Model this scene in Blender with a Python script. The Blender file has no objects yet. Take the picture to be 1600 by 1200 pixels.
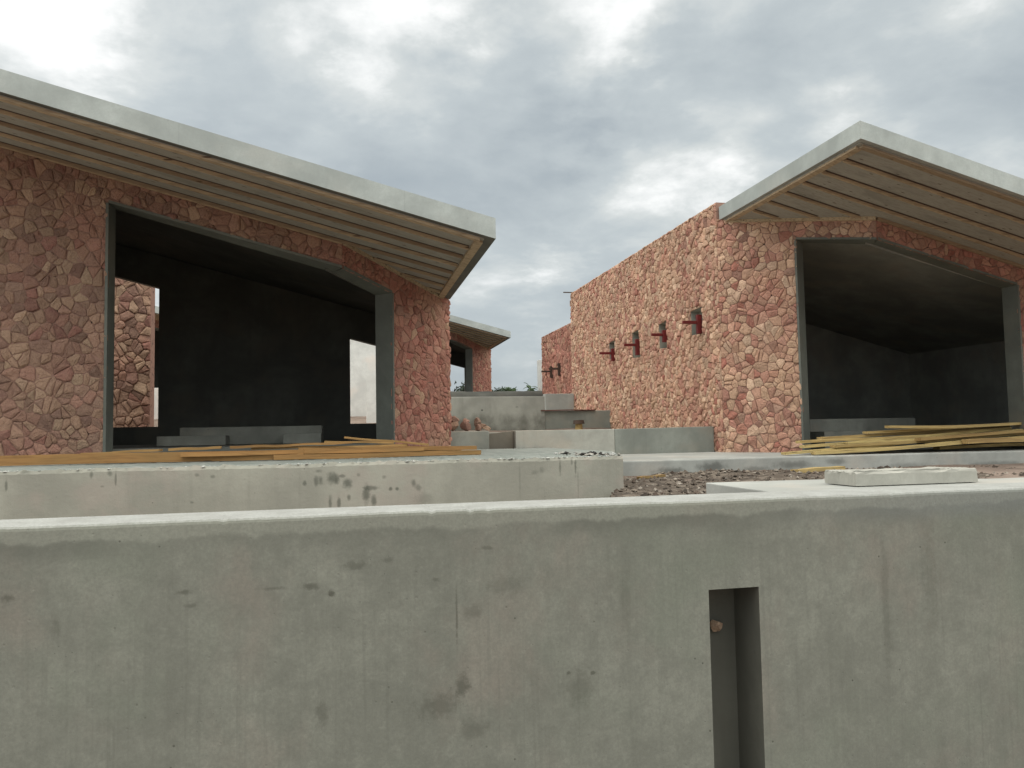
import bpy, math, random
from mathutils import Vector

SC = bpy.context.scene
COL = SC.collection
R = math.radians

# ------------------------------------------------------------------ mesh builder
class MB:
    def __init__(s):
        s.v = []; s.f = []; s.m = []; s.c = []
    def vert(s, p):
        s.v.append((p[0], p[1], p[2])); return len(s.v) - 1
    def face(s, pts, m=0, c=(1, 1, 1)):
        s.f.append([s.vert(p) for p in pts]); s.m.append(m); s.c.append(c)
    def iface(s, idx, m=0, c=(1, 1, 1)):
        s.f.append(list(idx)); s.m.append(m); s.c.append(c)
    def box(s, x0, x1, y0, y1, z0, z1, m=0):
        p = [(x, y, z) for z in (z0, z1) for y in (y0, y1) for x in (x0, x1)]
        i = [s.vert(q) for q in p]
        for q in ((0, 2, 3, 1), (4, 5, 7, 6), (0, 1, 5, 4), (2, 6, 7, 3), (0, 4, 6, 2), (1, 3, 7, 5)):
            s.iface([i[k] for k in q], m)
    def prism(s, poly, ztop, zbot, m=0):
        """vertical prism over a CCW plan polygon; ztop/zbot are numbers or functions of (x,y)"""
        zt = ztop if callable(ztop) else (lambda x, y: ztop)
        zb = zbot if callable(zbot) else (lambda x, y: zbot)
        t = [s.vert((x, y, zt(x, y))) for x, y in poly]
        b = [s.vert((x, y, zb(x, y))) for x, y in poly]
        n = len(poly)
        s.iface(t, m); s.iface(b[::-1], m)
        for k in range(n):
            j = (k + 1) % n
            s.iface([b[k], b[j], t[j], t[k]], m)
    def build(s, name, mats, parent=None, smooth=False, bevel=0.0, segs=2):
        me = bpy.data.meshes.new(name)
        me.from_pydata(s.v, [], s.f)
        if not isinstance(mats, (list, tuple)): mats = [mats]
        for m in mats: me.materials.append(m)
        me.polygons.foreach_set('material_index', s.m)
        if any(c != (1, 1, 1) for c in s.c):
            at = me.color_attributes.new('Col', 'FLOAT_COLOR', 'CORNER')
            buf = []
            for f, c in zip(s.f, s.c): buf += [c[0], c[1], c[2], 1.0] * len(f)
            at.data.foreach_set('color', buf)
        if smooth: me.polygons.foreach_set('use_smooth', [True] * len(s.f))
        me.update()
        o = bpy.data.objects.new(name, me); COL.objects.link(o)
        if parent is not None: o.parent = parent
        if bevel:
            b = o.modifiers.new('edge', 'BEVEL'); b.width = bevel; b.segments = segs; b.limit_method = 'ANGLE'; b.angle_limit = R(40)
        return o

def tag(o, label=None, cat=None, group=None, kind=None):
    if label: o['label'] = label
    if cat: o['category'] = cat
    if group: o['group'] = group
    if kind: o['kind'] = kind
    return o
def empty(name, loc=(0, 0, 0)):
    o = bpy.data.objects.new(name, None); o.location = loc; o.empty_display_size = .3; COL.objects.link(o); return o
def copy_tree(o, parent=None):
    c = o.copy(); COL.objects.link(c)
    if parent is not None: c.parent = parent
    for ch in list(o.children): copy_tree(ch, c)
    return c

# ------------------------------------------------------------------ node helpers
class NT:
    def __init__(s, name):
        s.mat = bpy.data.materials.new(name); s.mat.use_nodes = True
        s.t = s.mat.node_tree; s.b = s.t.nodes['Principled BSDF']
        s.b.inputs['Specular IOR Level'].default_value = .25
        s.tc = s.t.nodes.new('ShaderNodeTexCoord')
    def n(s, ty): return s.t.nodes.new('ShaderNode' + ty)
    def put(s, a, sock):
        if hasattr(a, 'links') or isinstance(a, bpy.types.NodeSocket): s.t.links.new(a, sock)
        elif isinstance(a, (tuple, list)) and len(a) == 3 and sock.type == 'RGBA': sock.default_value = (*a, 1)
        else: sock.default_value = a
    def obj(s, scale=(1, 1, 1), loc=(0, 0, 0)):
        m = s.n('Mapping'); s.t.links.new(s.tc.outputs['Object'], m.inputs[0])
        m.inputs['Scale'].default_value = scale; m.inputs['Location'].default_value = loc
        return m.outputs[0]
    def noise(s, vec, scale=5, detail=4, rough=.55, dist=0.0):
        k = s.n('TexNoise'); s.put(vec, k.inputs['Vector'])
        k.inputs['Scale'].default_value = scale; k.inputs['Detail'].default_value = detail
        k.inputs['Roughness'].default_value = rough; k.inputs['Distortion'].default_value = dist
        return k.outputs['Fac']
    def vor(s, vec, scale=5, feat='F1', out='Distance'):
        k = s.n('TexVoronoi'); s.put(vec, k.inputs['Vector']); k.inputs['Scale'].default_value = scale; k.feature = feat
        return k.outputs[out]
    def ramp(s, fac, *st):
        k = s.n('ValToRGB'); s.put(fac, k.inputs[0]); e = k.color_ramp.elements
        while len(e) < len(st): e.new(.5)
        for q, (p, c) in zip(e, st):
            q.position = p; q.color = (*c, 1) if isinstance(c, tuple) else (c, c, c, 1)
        return k.outputs[0]
    def mix(s, fac, a, b, mode='MIX'):
        k = s.n('Mix'); k.data_type = 'RGBA'; k.blend_type = mode
        s.put(fac, k.inputs[0]); s.put(a, k.inputs[6]); s.put(b, k.inputs[7]); return k.outputs[2]
    def math(s, op, a, b=0.0, c=0.0, clamp=False):
        k = s.n('Math'); k.operation = op; k.use_clamp = clamp
        s.put(a, k.inputs[0]); s.put(b, k.inputs[1]); s.put(c, k.inputs[2]); return k.outputs[0]
    def sep(s, vec):
        k = s.n('SeparateXYZ'); s.put(vec, k.inputs[0]); return k.outputs
    def range(s, v, a, b, lo=0.0, hi=1.0):
        k = s.n('MapRange'); k.interpolation_type = 'SMOOTHSTEP'; s.put(v, k.inputs[0])
        for i, q in enumerate((a, b, lo, hi)): k.inputs[i + 1].default_value = q
        return k.outputs[0]
    def done(s, color, rough=.85, height=None, strength=.3, dist=.01):
        s.put(color, s.b.inputs['Base Color']); s.put(rough, s.b.inputs['Roughness'])
        if height is not None:
            k = s.n('Bump'); s.put(height, k.inputs['Height']); k.inputs['Strength'].default_value = strength
            k.inputs['Distance'].default_value = dist; s.t.links.new(k.outputs[0], s.b.inputs['Normal'])
        return s.mat

def concrete(name, base, stain=.35, warm=.06, scale=1.0, streak=.25, bump=.25, spots=.35, joints=0.0, marks=()):
    N = NT(name); v = N.obj()
    big = N.noise(v, .9 * scale, 6, .62, .3)
    mid = N.noise(v, 4.5 * scale, 8, .65)
    fine = N.noise(v, 60 * scale, 4, .6)
    st = N.noise(N.obj((7 * scale, 7 * scale, .45 * scale)), 1.0, 5, .6)
    dark = tuple(b * (1 - stain) for b in base)
    light = tuple(min(1, b * 1.18) for b in base)
    c = N.mix(N.range(big, .36, .66), dark, light)
    c = N.mix(N.range(mid, .35, .72, 0, .6), c, tuple(b * .8 for b in base))
    pink = (base[0] * (1 + warm * 2), base[1], base[2] * (1 - warm))
    c = N.mix(N.range(N.noise(N.obj((1, 1, 1), (9, 4, 2)), 1.3 * scale, 3), .5, .68, 0, .6), c, pink)
    c = N.mix(N.range(st, .5, .8, 0, streak), c, tuple(b * .45 for b in base))
    vs = N.vor(N.obj((1, 1, 1)), 9 * scale)
    msk = N.math('MULTIPLY', N.range(vs, .05, .13, 1, 0), N.range(N.noise(v, 2.3 * scale, 2), .55, .62))
    c = N.mix(N.math('MULTIPLY', msk, spots), c, tuple(b * .25 for b in base))
    c = N.mix(N.range(fine, .3, .7, 0, .22), c, tuple(b * .7 for b in base))
    if marks:
        x_, y_, z_ = N.sep(v); c = stains(N, c, x_, z_, marks, N.math('SUBTRACT', N.noise(v, 9, 5, .7), .5), (.075, .075, .065))
    if joints:
        fx = N.math('FRACT', N.math('DIVIDE', N.math('ADD', N.sep(v)[0], .7), joints)); ln = N.range(N.math('ABSOLUTE', N.math('SUBTRACT', fx, .5)), .0015, .004, .13, 0)
        c = N.mix(ln, c, tuple(b * .4 for b in base))
    h = N.math('ADD', N.math('MULTIPLY', mid, .6), N.math('MULTIPLY', fine, .35))
    return N.done(c, .88, h, bump, .01)

def stains(N, c, x, z, spots, nz, dark):
    for (sx, sz, rx, rz, am) in spots:
        dx = N.math('DIVIDE', N.math('SUBTRACT', x, sx), rx); dz = N.math('DIVIDE', N.math('SUBTRACT', z, sz), rz)
        d = N.math('SQRT', N.math('ADD', N.math('MULTIPLY', dx, dx), N.math('MULTIPLY', dz, dz)))
        d = N.math('ADD', d, N.math('MULTIPLY', nz, 1.7))
        c = N.mix(N.range(d, .25, 1.2, am * .8, 0), c, dark)
    return c
M = {}
M['concrete'] = concrete('weathered_concrete', (.32, .315, .27))
M['concrete_pale'] = concrete('pale_concrete', (.37, .375, .345), stain=.18, streak=.08, spots=.3)
M['concrete_low'] = concrete('cast_concrete', (.40, .39, .34), stain=.18, streak=.3, spots=.8)
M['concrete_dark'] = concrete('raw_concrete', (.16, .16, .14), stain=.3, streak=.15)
M['concrete_room'] = concrete('bare_room_concrete', (.36, .36, .325), stain=.25, streak=.15)
M['concrete_frame'] = concrete('frame_concrete', (.165, .172, .148), stain=.25, streak=.2)
M['fascia'] = concrete('plastered_concrete', joints=2.44, base=(.415, .445, .42), stain=.2, streak=.12, spots=.15, warm=.03, bump=.12)
M['render'] = concrete('white_render', (.72, .72, .68), stain=.12, streak=.2, spots=.1)
M['earth_bank'] = concrete('dark_cement_bank', (.075, .075, .064), stain=.35, streak=.1)
M['step'] = concrete('greenish_concrete', (.265, .275, .24), stain=.25, streak=.2)
M['right_slab'] = concrete('stained_pale_concrete', (.37, .375, .345), stain=.22, streak=.15, marks=[(4.55, -.62, .30, .07, .8), (5.2, -.58, .28, .10, .85), (5.9, -.64, .3, .06, .6), (6.5, -.58, .35, .07, .7), (7.2, -.55, .2, .06, .6), (8.4, -.66, .5, .07, .5), (10.0, -.66, .6, .06, .6), (3.6, -.66, .3, .06, .5)])
M['slot_shade'] = concrete('shade_toned_concrete', (.15, .148, .122), stain=.3, streak=.4)  # concrete darkened in colour to paint the shade inside the front wall slot
def damp_foot():
    N = NT('damp_footed_concrete'); v = N.obj(); x, y, z = N.sep(v); base = (.30, .30, .265)
    c = N.mix(N.range(N.noise(v, 1.2, 6, .6), .36, .66), tuple(b * .82 for b in base), tuple(b * 1.12 for b in base))
    w = N.math('ADD', z, N.math('MULTIPLY', N.math('SUBTRACT', N.noise(N.obj((1, 1, .4)), 2.6, 6, .65), .5), .9))
    c = N.mix(N.math('MULTIPLY', N.range(w, .45, .78, 1, 0), N.range(N.noise(v, 3.1, 5), .3, .6, .3, .8)), c, (.10, .098, .08))
    c = N.mix(N.range(N.noise(N.obj((8, 8, .5)), 1, 5), .52, .8, 0, .3), c, (.16, .15, .13))
    c = stains(N, c, N.math('ADD', x, 3.34), N.math('ADD', z, -.3), [(3.30, .53, .035, .035, .95), (4.2, .60, .05, .02, .5)], N.math('SUBTRACT', N.noise(v, 20, 4), .5), (.03, .03, .025))
    return N.done(c, .9, N.noise(v, 30, 6, .7), .3)
M['patch'] = concrete('brown_wet_concrete', (.19, .165, .13), stain=.2, streak=.4)

def stone_mat(name, rough_scale=28, strength=.8):
    N = NT(name); a = N.n('VertexColor'); a.layer_name = 'Col'; v = N.obj()
    n1 = N.noise(v, 13, 6, .65); n2 = N.noise(v, rough_scale * 2.2, 5, .7); n3 = N.noise(v, 1.1, 4)
    c = N.mix(N.range(n1, .3, .72, 0, .75), a.outputs[0], (.46, .3, .2), 'MIX')
    c = N.mix(.62, c, a.outputs[0])
    c = N.mix(N.range(n2, .42, .75, 0, .45), c, (.13, .065, .05))
    c = N.mix(N.range(n3, .4, .7, 0, .2), c, (.24, .14, .11))
    h = N.math('ADD', N.math('MULTIPLY', n1, .9), N.math('MULTIPLY', n2, .45))
    return N.done(c, .92, h, strength, .03)
M['stone'] = stone_mat('pink_limestone')
N = NT('mortar_bed'); v = N.obj(); c = N.mix(N.noise(v, 6, 4), (.34, .205, .155), (.26, .15, .115)); c = N.mix(N.range(N.noise(v, 8.5, 5, .7), .57, .66), c, (.04, .025, .02)); M['mortar'] = N.done(c, .95, N.noise(v, 50, 3), .4)

def wood(name, c0, c1, dark):
    N = NT(name); oi = N.n('ObjectInfo'); rnd = oi.outputs['Random']
    off = N.n('CombineXYZ'); N.t.links.new(N.math('MULTIPLY', rnd, 37.0), off.inputs[0]); N.t.links.new(N.math('MULTIPLY', rnd, 11.0), off.inputs[1])
    ad = N.n('VectorMath'); ad.operation = 'ADD'; N.t.links.new(N.obj((.9, 14, 14)), ad.inputs[0]); N.t.links.new(off.outputs[0], ad.inputs[1])
    g = N.noise(ad.outputs[0], 2.2, 6, .6, .6)
    b = N.noise(N.obj((.6, 2, 2)), 2.1, 4)
    c = N.mix(rnd, c0, c1); c = N.mix(N.range(N.math('FRACT', N.math('MULTIPLY', rnd, 7.31)), .6, .95, 0, .55), c, dark)
    c = N.mix(N.range(g, .42, .72, 0, .65), c, dark)
    c = N.mix(N.range(b, .5, .7, 0, .45), c, tuple(q * .55 for q in c0))
    kn = N.vor(N.obj((1.6, 9, 9)), 1.2)
    c = N.mix(N.range(kn, .07, .14, .8, 0), c, (.07, .035, .018))
    return N.done(c, .75, g, .25, .004)
M['plank'] = wood('sawn_pine', (.54, .42, .18), (.40, .27, .11), (.15, .085, .035))
M['plank_orange'] = wood('weathered_pine', (.46, .285, .11), (.40, .21, .075), (.15, .075, .03))
M['batten'] = wood('rough_batten', (.52, .40, .26), (.46, .34, .22), (.18, .12, .075))
M['plywood'] = wood('soffit_plywood', (.37, .35, .30), (.35, .33, .285), (.26, .235, .195))
N = NT('red_oxide_steel'); M['red'] = N.done(N.mix(N.noise(N.obj(), 18, 5), (.20, .022, .022), (.07, .014, .013)), .55, N.noise(N.obj(), 40), .2)
N = NT('rust_and_shadow_dark'); M['dark'] = N.done(N.mix(N.noise(N.obj(), 9, 4), (.05, .04, .035), (.10, .06, .04)), .8)
N = NT('leaf'); M['leaf'] = N.done(N.mix(N.noise(N.obj(), .9, 3), (.022, .045, .015), (.06, .10, .03)), .6)
N = NT('dark_leaf'); M['leaf_dark'] = N.done(N.mix(N.noise(N.obj(), .9, 3), (.010, .018, .010), (.022, .035, .016)), .7)
N = NT('bark'); M['bark'] = N.done(N.mix(N.noise(N.obj((6, 6, 1)), 3, 4), (.08, .06, .04), (.16, .12, .09)), .9)
N = NT('gravel'); a = N.n('VertexColor'); a.layer_name = 'Col'
M['gravel'] = N.done(N.mix(N.range(N.noise(N.obj(), 45, 4), .35, .7, 0, .5), a.outputs[0], (.05, .038, .03)), .95, N.noise(N.obj(), 60, 4), .5)
N = NT('bare_earth'); v = N.obj()
M['earth'] = N.done(N.mix(N.range(N.noise(v, .7, 6, .7), .35, .65), (.16, .12, .095), (.27, .21, .17)), .95, N.noise(v, 9, 8, .7), .6, .05)

SLAB_STAINS = [(-0.161, -0.464, 0.067, 0.074, 0.9), (-0.115, -0.485, 0.037, 0.052, 0.8), (-0.331, -0.492, 0.030, 0.059, 0.8), (-0.285, -0.487, 0.030, 0.052, 0.8), (-0.016, -0.528, 0.060, 0.067, 0.9), (0.183, -0.643, 0.045, 0.105, 0.9), (0.230, -0.577, 0.090, 0.030, 0.8), (0.263, -0.713, 0.037, 0.067, 0.85), (-0.188, -0.710, 0.022, 0.089, 0.8), (-0.096, -0.720, 0.022, 0.074, 0.8), (-0.448, -0.508, 0.022, 0.037, 0.8), (-0.062, -0.446, 0.045, 0.022, 0.7), (0.003, -0.670, 0.022, 0.037, 0.8), (0.439, -0.597, 0.023, 0.023, 0.9), (0.507, -0.599, 0.023, 0.023, 0.9), (0.685, -0.537, 0.030, 0.045, 0.75), (0.739, -0.593, 0.038, 0.045, 0.6), (0.813, -0.719, 0.136, 0.076, 0.3), (-3.259, -0.446, 0.014, 0.069, 0.75), (-2.499, -0.362, 0.021, 0.042, 0.7), (-2.328, -0.355, 0.028, 0.035, 0.7), (-2.275, -0.407, 0.011, 0.084, 0.7), (2.317, -0.423, 0.016, 0.094, 0.65), (2.496, -0.421, 0.016, 0.111, 0.8), (2.452, -0.363, 0.016, 0.047, 0.6), (2.110, -0.446, 0.039, 0.039, 0.4), (1.854, -0.530, 0.012, 0.218, 0.3), (2.522, -0.579, 0.009, 0.221, 0.35), (-0.311, -0.386, 0.044, 0.022, 0.6), (0.104, -0.438, 0.022, 0.022, 0.5), (-3.092, -0.320, 0.055, 0.021, 0.4), (-1.361, -0.415, 0.029, 0.022, 0.6), (-1.509, -0.391, 0.029, 0.022, 0.6), (2.022, -0.465, 0.047, 0.031, 0.35), (-1.556, -0.668, 0.021, 0.014, 0.6), (-2.398, -0.480, 0.021, 0.014, 0.5), (0.372, -0.466, 0.023, 0.023, 0.5)]
def front_wall_mat():
    """cast wall in front of the camera: trowelled paler lip, wavy pour line, run-off streaks, spots"""
    N = NT('shuttered_concrete'); v = N.obj(); x, y, z = N.sep(v)
    base = (.225, .228, .19)
    big = N.noise(v, 1.5, 6, .6, .4); mid = N.noise(v, 6.0, 9, .68); fine = N.noise(v, 90, 5, .65)
    c = N.mix(N.range(big, .34, .66), tuple(b * .86 for b in base), tuple(b * 1.08 for b in base))
    c = N.mix(N.range(mid, .38, .72, 0, .6), c, tuple(b * .70 for b in base))
    mf = N.noise(N.obj((1, 1, 1), (2, 9, 5)), 21, 8, .72); c = N.mix(N.range(mf, .42, .7, 0, .5), c, tuple(b * .68 for b in base)); c = N.mix(N.range(mf, .3, .46, .35, 0), c, tuple(b * 1.25 for b in base))
    # pinkish / greenish casts
    c = N.mix(N.range(N.noise(N.obj((1, 1, .7), (3, 1, 7)), 1.9, 5, .65), .5, .72, 0, .45), c, (.255, .215, .18))
    c = N.mix(N.range(N.noise(N.obj((1, 1, 1), (13, 1, 2)), 1.3, 3, .6), .5, .7, 0, .5), c, (.185, .205, .16))
    # vertical run-off
    s1 = N.noise(N.obj((16, 16, .55)), 1.0, 6, .62); s2 = N.noise(N.obj((42, 42, 1.3), (5, 0, 0)), 1.0, 4, .6)
    low = N.range(z, -.62, -.40, 1, 0)
    c = N.mix(N.math('MULTIPLY', N.range(s1, .5, .78, 0, .36), low), c, tuple(b * .60 for b in base))
    c = N.mix(N.math('MULTIPLY', N.range(s2, .52, .8, 0, .5), low), c, tuple(b * .62 for b in base))
    c = N.mix(N.math('MULTIPLY', N.range(s1, .25, .45, .22, 0), low), c, tuple(b * 1.25 for b in base))
    # pour line under the lip
    w = N.math('ADD', z, N.math('MULTIPLY', N.math('SUBTRACT', N.noise(N.obj((1, 0, 0)), 3.2, 5, .6), .5), .13))
    w = N.math('ADD', w, N.math('MULTIPLY', N.math('SUBTRACT', N.noise(v, 14, 4, .6), .5), .035))
    lip = N.range(w, -.415, -.392)
    c = N.mix(N.math('MULTIPLY', lip, .55), c, tuple(b * 1.22 for b in base))
    w2 = N.math('ADD', w, N.math('MULTIPLY', N.math('SUBTRACT', N.noise(N.obj((1, 1, 2.5), (6, 0, 0)), 2.4, 6, .65), .5), .16))
    band = N.math('MULTIPLY', N.range(w2, -.50, -.40), N.range(w, -.408, -.388, 1, 0))
    c = N.mix(N.math('MULTIPLY', band, N.range(N.noise(N.obj((1, 0, .6), (2, 0, 0)), 1.6, 4), .36, .64, .12, .72)), c, tuple(b * .58 for b in base))
    cool = N.math('MULTIPLY', N.range(x, 1.6, 3.0), N.range(z, -.50, -.40)); c = N.mix(N.math('MULTIPLY', cool, .45), c, (.21, .225, .22))
    # fine pores and specks
    po = N.vor(v, 38); c = N.mix(N.math('MULTIPLY', N.range(po, .04, .11, 1, 0), N.range(N.noise(v, 3.3, 3), .52, .62, 0, .75)), c, (.06, .06, .05))
    po = N.vor(N.obj((1, 1, 1), (4, 4, 4)), 15); c = N.mix(N.math('MULTIPLY', N.range(po, .04, .09, 1, 0), N.range(N.noise(v, 1.7, 2), .54, .6, 0, .8)), c, (.07, .07, .055))
    # individual stains (x, z, rx, rz, amount)
    nz = N.math('MULTIPLY', N.math('SUBTRACT', N.noise(v, 34, 7, .75), .5), 1.7)
    c = stains(N, c, x, z, STAINS, nz, (.06, .058, .043))
    # paler colour on upward-facing parts
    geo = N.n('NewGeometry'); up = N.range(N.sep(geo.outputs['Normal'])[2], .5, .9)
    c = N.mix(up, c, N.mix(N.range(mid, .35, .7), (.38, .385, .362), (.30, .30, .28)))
    c = N.mix(N.range(fine, .3, .7, 0, .34), c, tuple(b * .55 for b in base))
    h = N.math('ADD', N.math('MULTIPLY', mid, .5), N.math('MULTIPLY', fine, .3))
    h = N.math('SUBTRACT', h, N.math('MULTIPLY', N.range(po, .03, .1, 1, 0), .5))
    return N.done(c, .8, h, .28, .008)
STAINS = [(.465, -1.07, .035, .055, .8), (-.11, -1.13, .03, .05, .5), (.36, -1.14, .10, .06, .55), (-.07, -.655, .018, .014, .95),
          (-.155, -.62, .035, .016, .75), (-.64, -.615, .03, .012, .7), (-1.27, -.60, .03, .016, .7), (.03, -.545, .06, .02, .6), (.16, -.53, .03, .012, .5),
          (.445, -.77, .006, .12, .7), (.52, -.76, .05, .035, .4), (.36, -.62, .02, .01, .6), (.58, -.50, .03, .01, .55), (.66, -.66, .10, .06, .35),
          (1.04, -1.06, .016, .010, .8), (.93, -1.05, .010, .008, .8), (.98, -1.12, .07, .09, .4), (-.30, -.62, .06, .008, .5), (-1.1, -.72, .02, .06, .35),
          (1.05, -.84, .008, .006, .8), (.50, -1.25, .09, .05, .4), (1.20, -.75, .03, .20, .22), (-.62, -.67, .03, .01, .5), (2.5, -.9, .03, .35, .25), (2.75, -.75, .05, .3, .22)]
M['front'] = front_wall_mat()

def slab_edge_mat():
    N = NT('old_slab_concrete'); v = N.obj(); x, y, z = N.sep(v)
    base = (.34, .33, .275)
    c = N.mix(N.range(N.noise(v, 1.1, 6, .6), .35, .66), tuple(b * .84 for b in base), tuple(b * 1.12 for b in base))
    c = N.mix(N.range(N.noise(N.obj((9, 9, .5)), 1, 5), .52, .8, 0, .35), c, tuple(b * .6 for b in base))
    c = N.mix(N.range(N.noise(N.obj((1, 1, 1), (7, 0, 3)), 1.7, 4), .5, .66, 0, .5), c, (.36, .31, .265))
    c = stains(N, c, x, z, SLAB_STAINS, N.math('SUBTRACT', N.noise(v, 13, 5, .7), .5), (.085, .09, .07))
    vs = N.vor(N.obj((1, 1, 1), (2, 2, 2)), 13)
    c = N.mix(N.math('MULTIPLY', N.range(vs, .04, .1, .8, 0), N.range(N.noise(v, 1.9, 2), .52, .6)), c, (.12, .11, .09))
    geo = N.n('NewGeometry'); up = N.range(N.sep(geo.outputs['Normal'])[2], .6, .95)
    c = N.mix(up, c, N.mix(N.range(N.noise(v, 3, 6, .7), .38, .68), (.22, .24, .215), (.31, .325, .295)))
    h = N.noise(v, 22, 8, .7)
    return N.done(c, .9, h, .35, .015)
M['slab_edge'] = slab_edge_mat()

# ------------------------------------------------------------------ 2-D polygon tools
def clip(poly, nx, ny, d):
    """keep nx*x+ny*y <= d"""
    out = []; n = len(poly)
    for i in range(n):
        a = poly[i]; b = poly[(i + 1) % n]
        da = nx * a[0] + ny * a[1] - d; db = nx * b[0] + ny * b[1] - d
        if da <= 0: out.append(a)
        if (da < 0 < db) or (db < 0 < da):
            t = da / (da - db); out.append((a[0] + (b[0] - a[0]) * t, a[1] + (b[1] - a[1]) * t))
    return out
def edges(poly):
    n = len(poly)
    for i in range(n):
        a = poly[i]; b = poly[(i + 1) % n]
        nx, ny = b[1] - a[1], -(b[0] - a[0]); l = math.hypot(nx, ny)
        if l > 1e-9: yield nx / l, ny / l, (nx * a[0] + ny * a[1]) / l
def inter(poly, conv):
    for e in edges(conv):
        poly = clip(poly, *e)
        if len(poly) < 3: return []
    return poly
def minus(poly, hole):
    res = []; cur = poly
    if len(inter(poly, hole)) < 3: return [poly]
    for nx, ny, d in edges(hole):
        p = clip(cur, -nx, -ny, -d)
        if len(p) >= 3 and area(p) > 1e-5: res.append(p)
        cur = clip(cur, nx, ny, d)
        if len(cur) < 3: break
    return res
def area(p): return .5 * sum(p[i][0] * p[(i + 1) % len(p)][1] - p[(i + 1) % len(p)][0] * p[i][1] for i in range(len(p)))
def minus_all(polys, holes):
    for h in holes:
        q = []
        for p in polys: q += minus(p, h)
        polys = q
    return polys

def mixc(a, b, t): return tuple(x + (y - x) * t for x, y in zip(a, b))
TAN, PINK, RED, ROSE, DUSK, CREAM = (.66, .43, .29), (.60, .335, .24), (.42, .16, .12), (.52, .25, .19), (.36, .195, .15), (.72, .51, .36)
PAL = {
    'tan': ((TAN, 5), (PINK, 4), (ROSE, 2), (RED, 1), (CREAM, 2), (DUSK, .6)),
    'mixed': ((TAN, 2.6), (PINK, 4), (ROSE, 3), (RED, 1.5), (CREAM, 1.2), (DUSK, 1.4)),
    'dusty': (((.35, .22, .15), 4.5), ((.34, .19, .14), 3.5), ((.27, .125, .10), 2), ((.22, .13, .10), 2.4), ((.45, .31, .21), 2), ((.30, .19, .14), 2)),
    'sand': ((TAN, 5), (CREAM, 4), (PINK, 4), (ROSE, 1.6), (RED, .6), (DUSK, .4)),
    'red': (((.48, .25, .18), 2.2), ((.44, .19, .145), 5), ((.36, .13, .10), 3), ((.52, .33, .22), .7), (DUSK, .8)),
}
def pick(rng, pal):
    tot = sum(w for _, w in PAL[pal]); r = rng.random() * tot
    for c, w in PAL[pal]:
        r -= w
        if r <= 0: break
    d, w2 = PAL[pal][rng.randrange(len(PAL[pal]))]
    c = mixc(c, d, rng.random() * .35); k = rng.uniform(.74, 1.18)
    return tuple(min(.9, max(.01, q * k)) for q in c)

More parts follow.
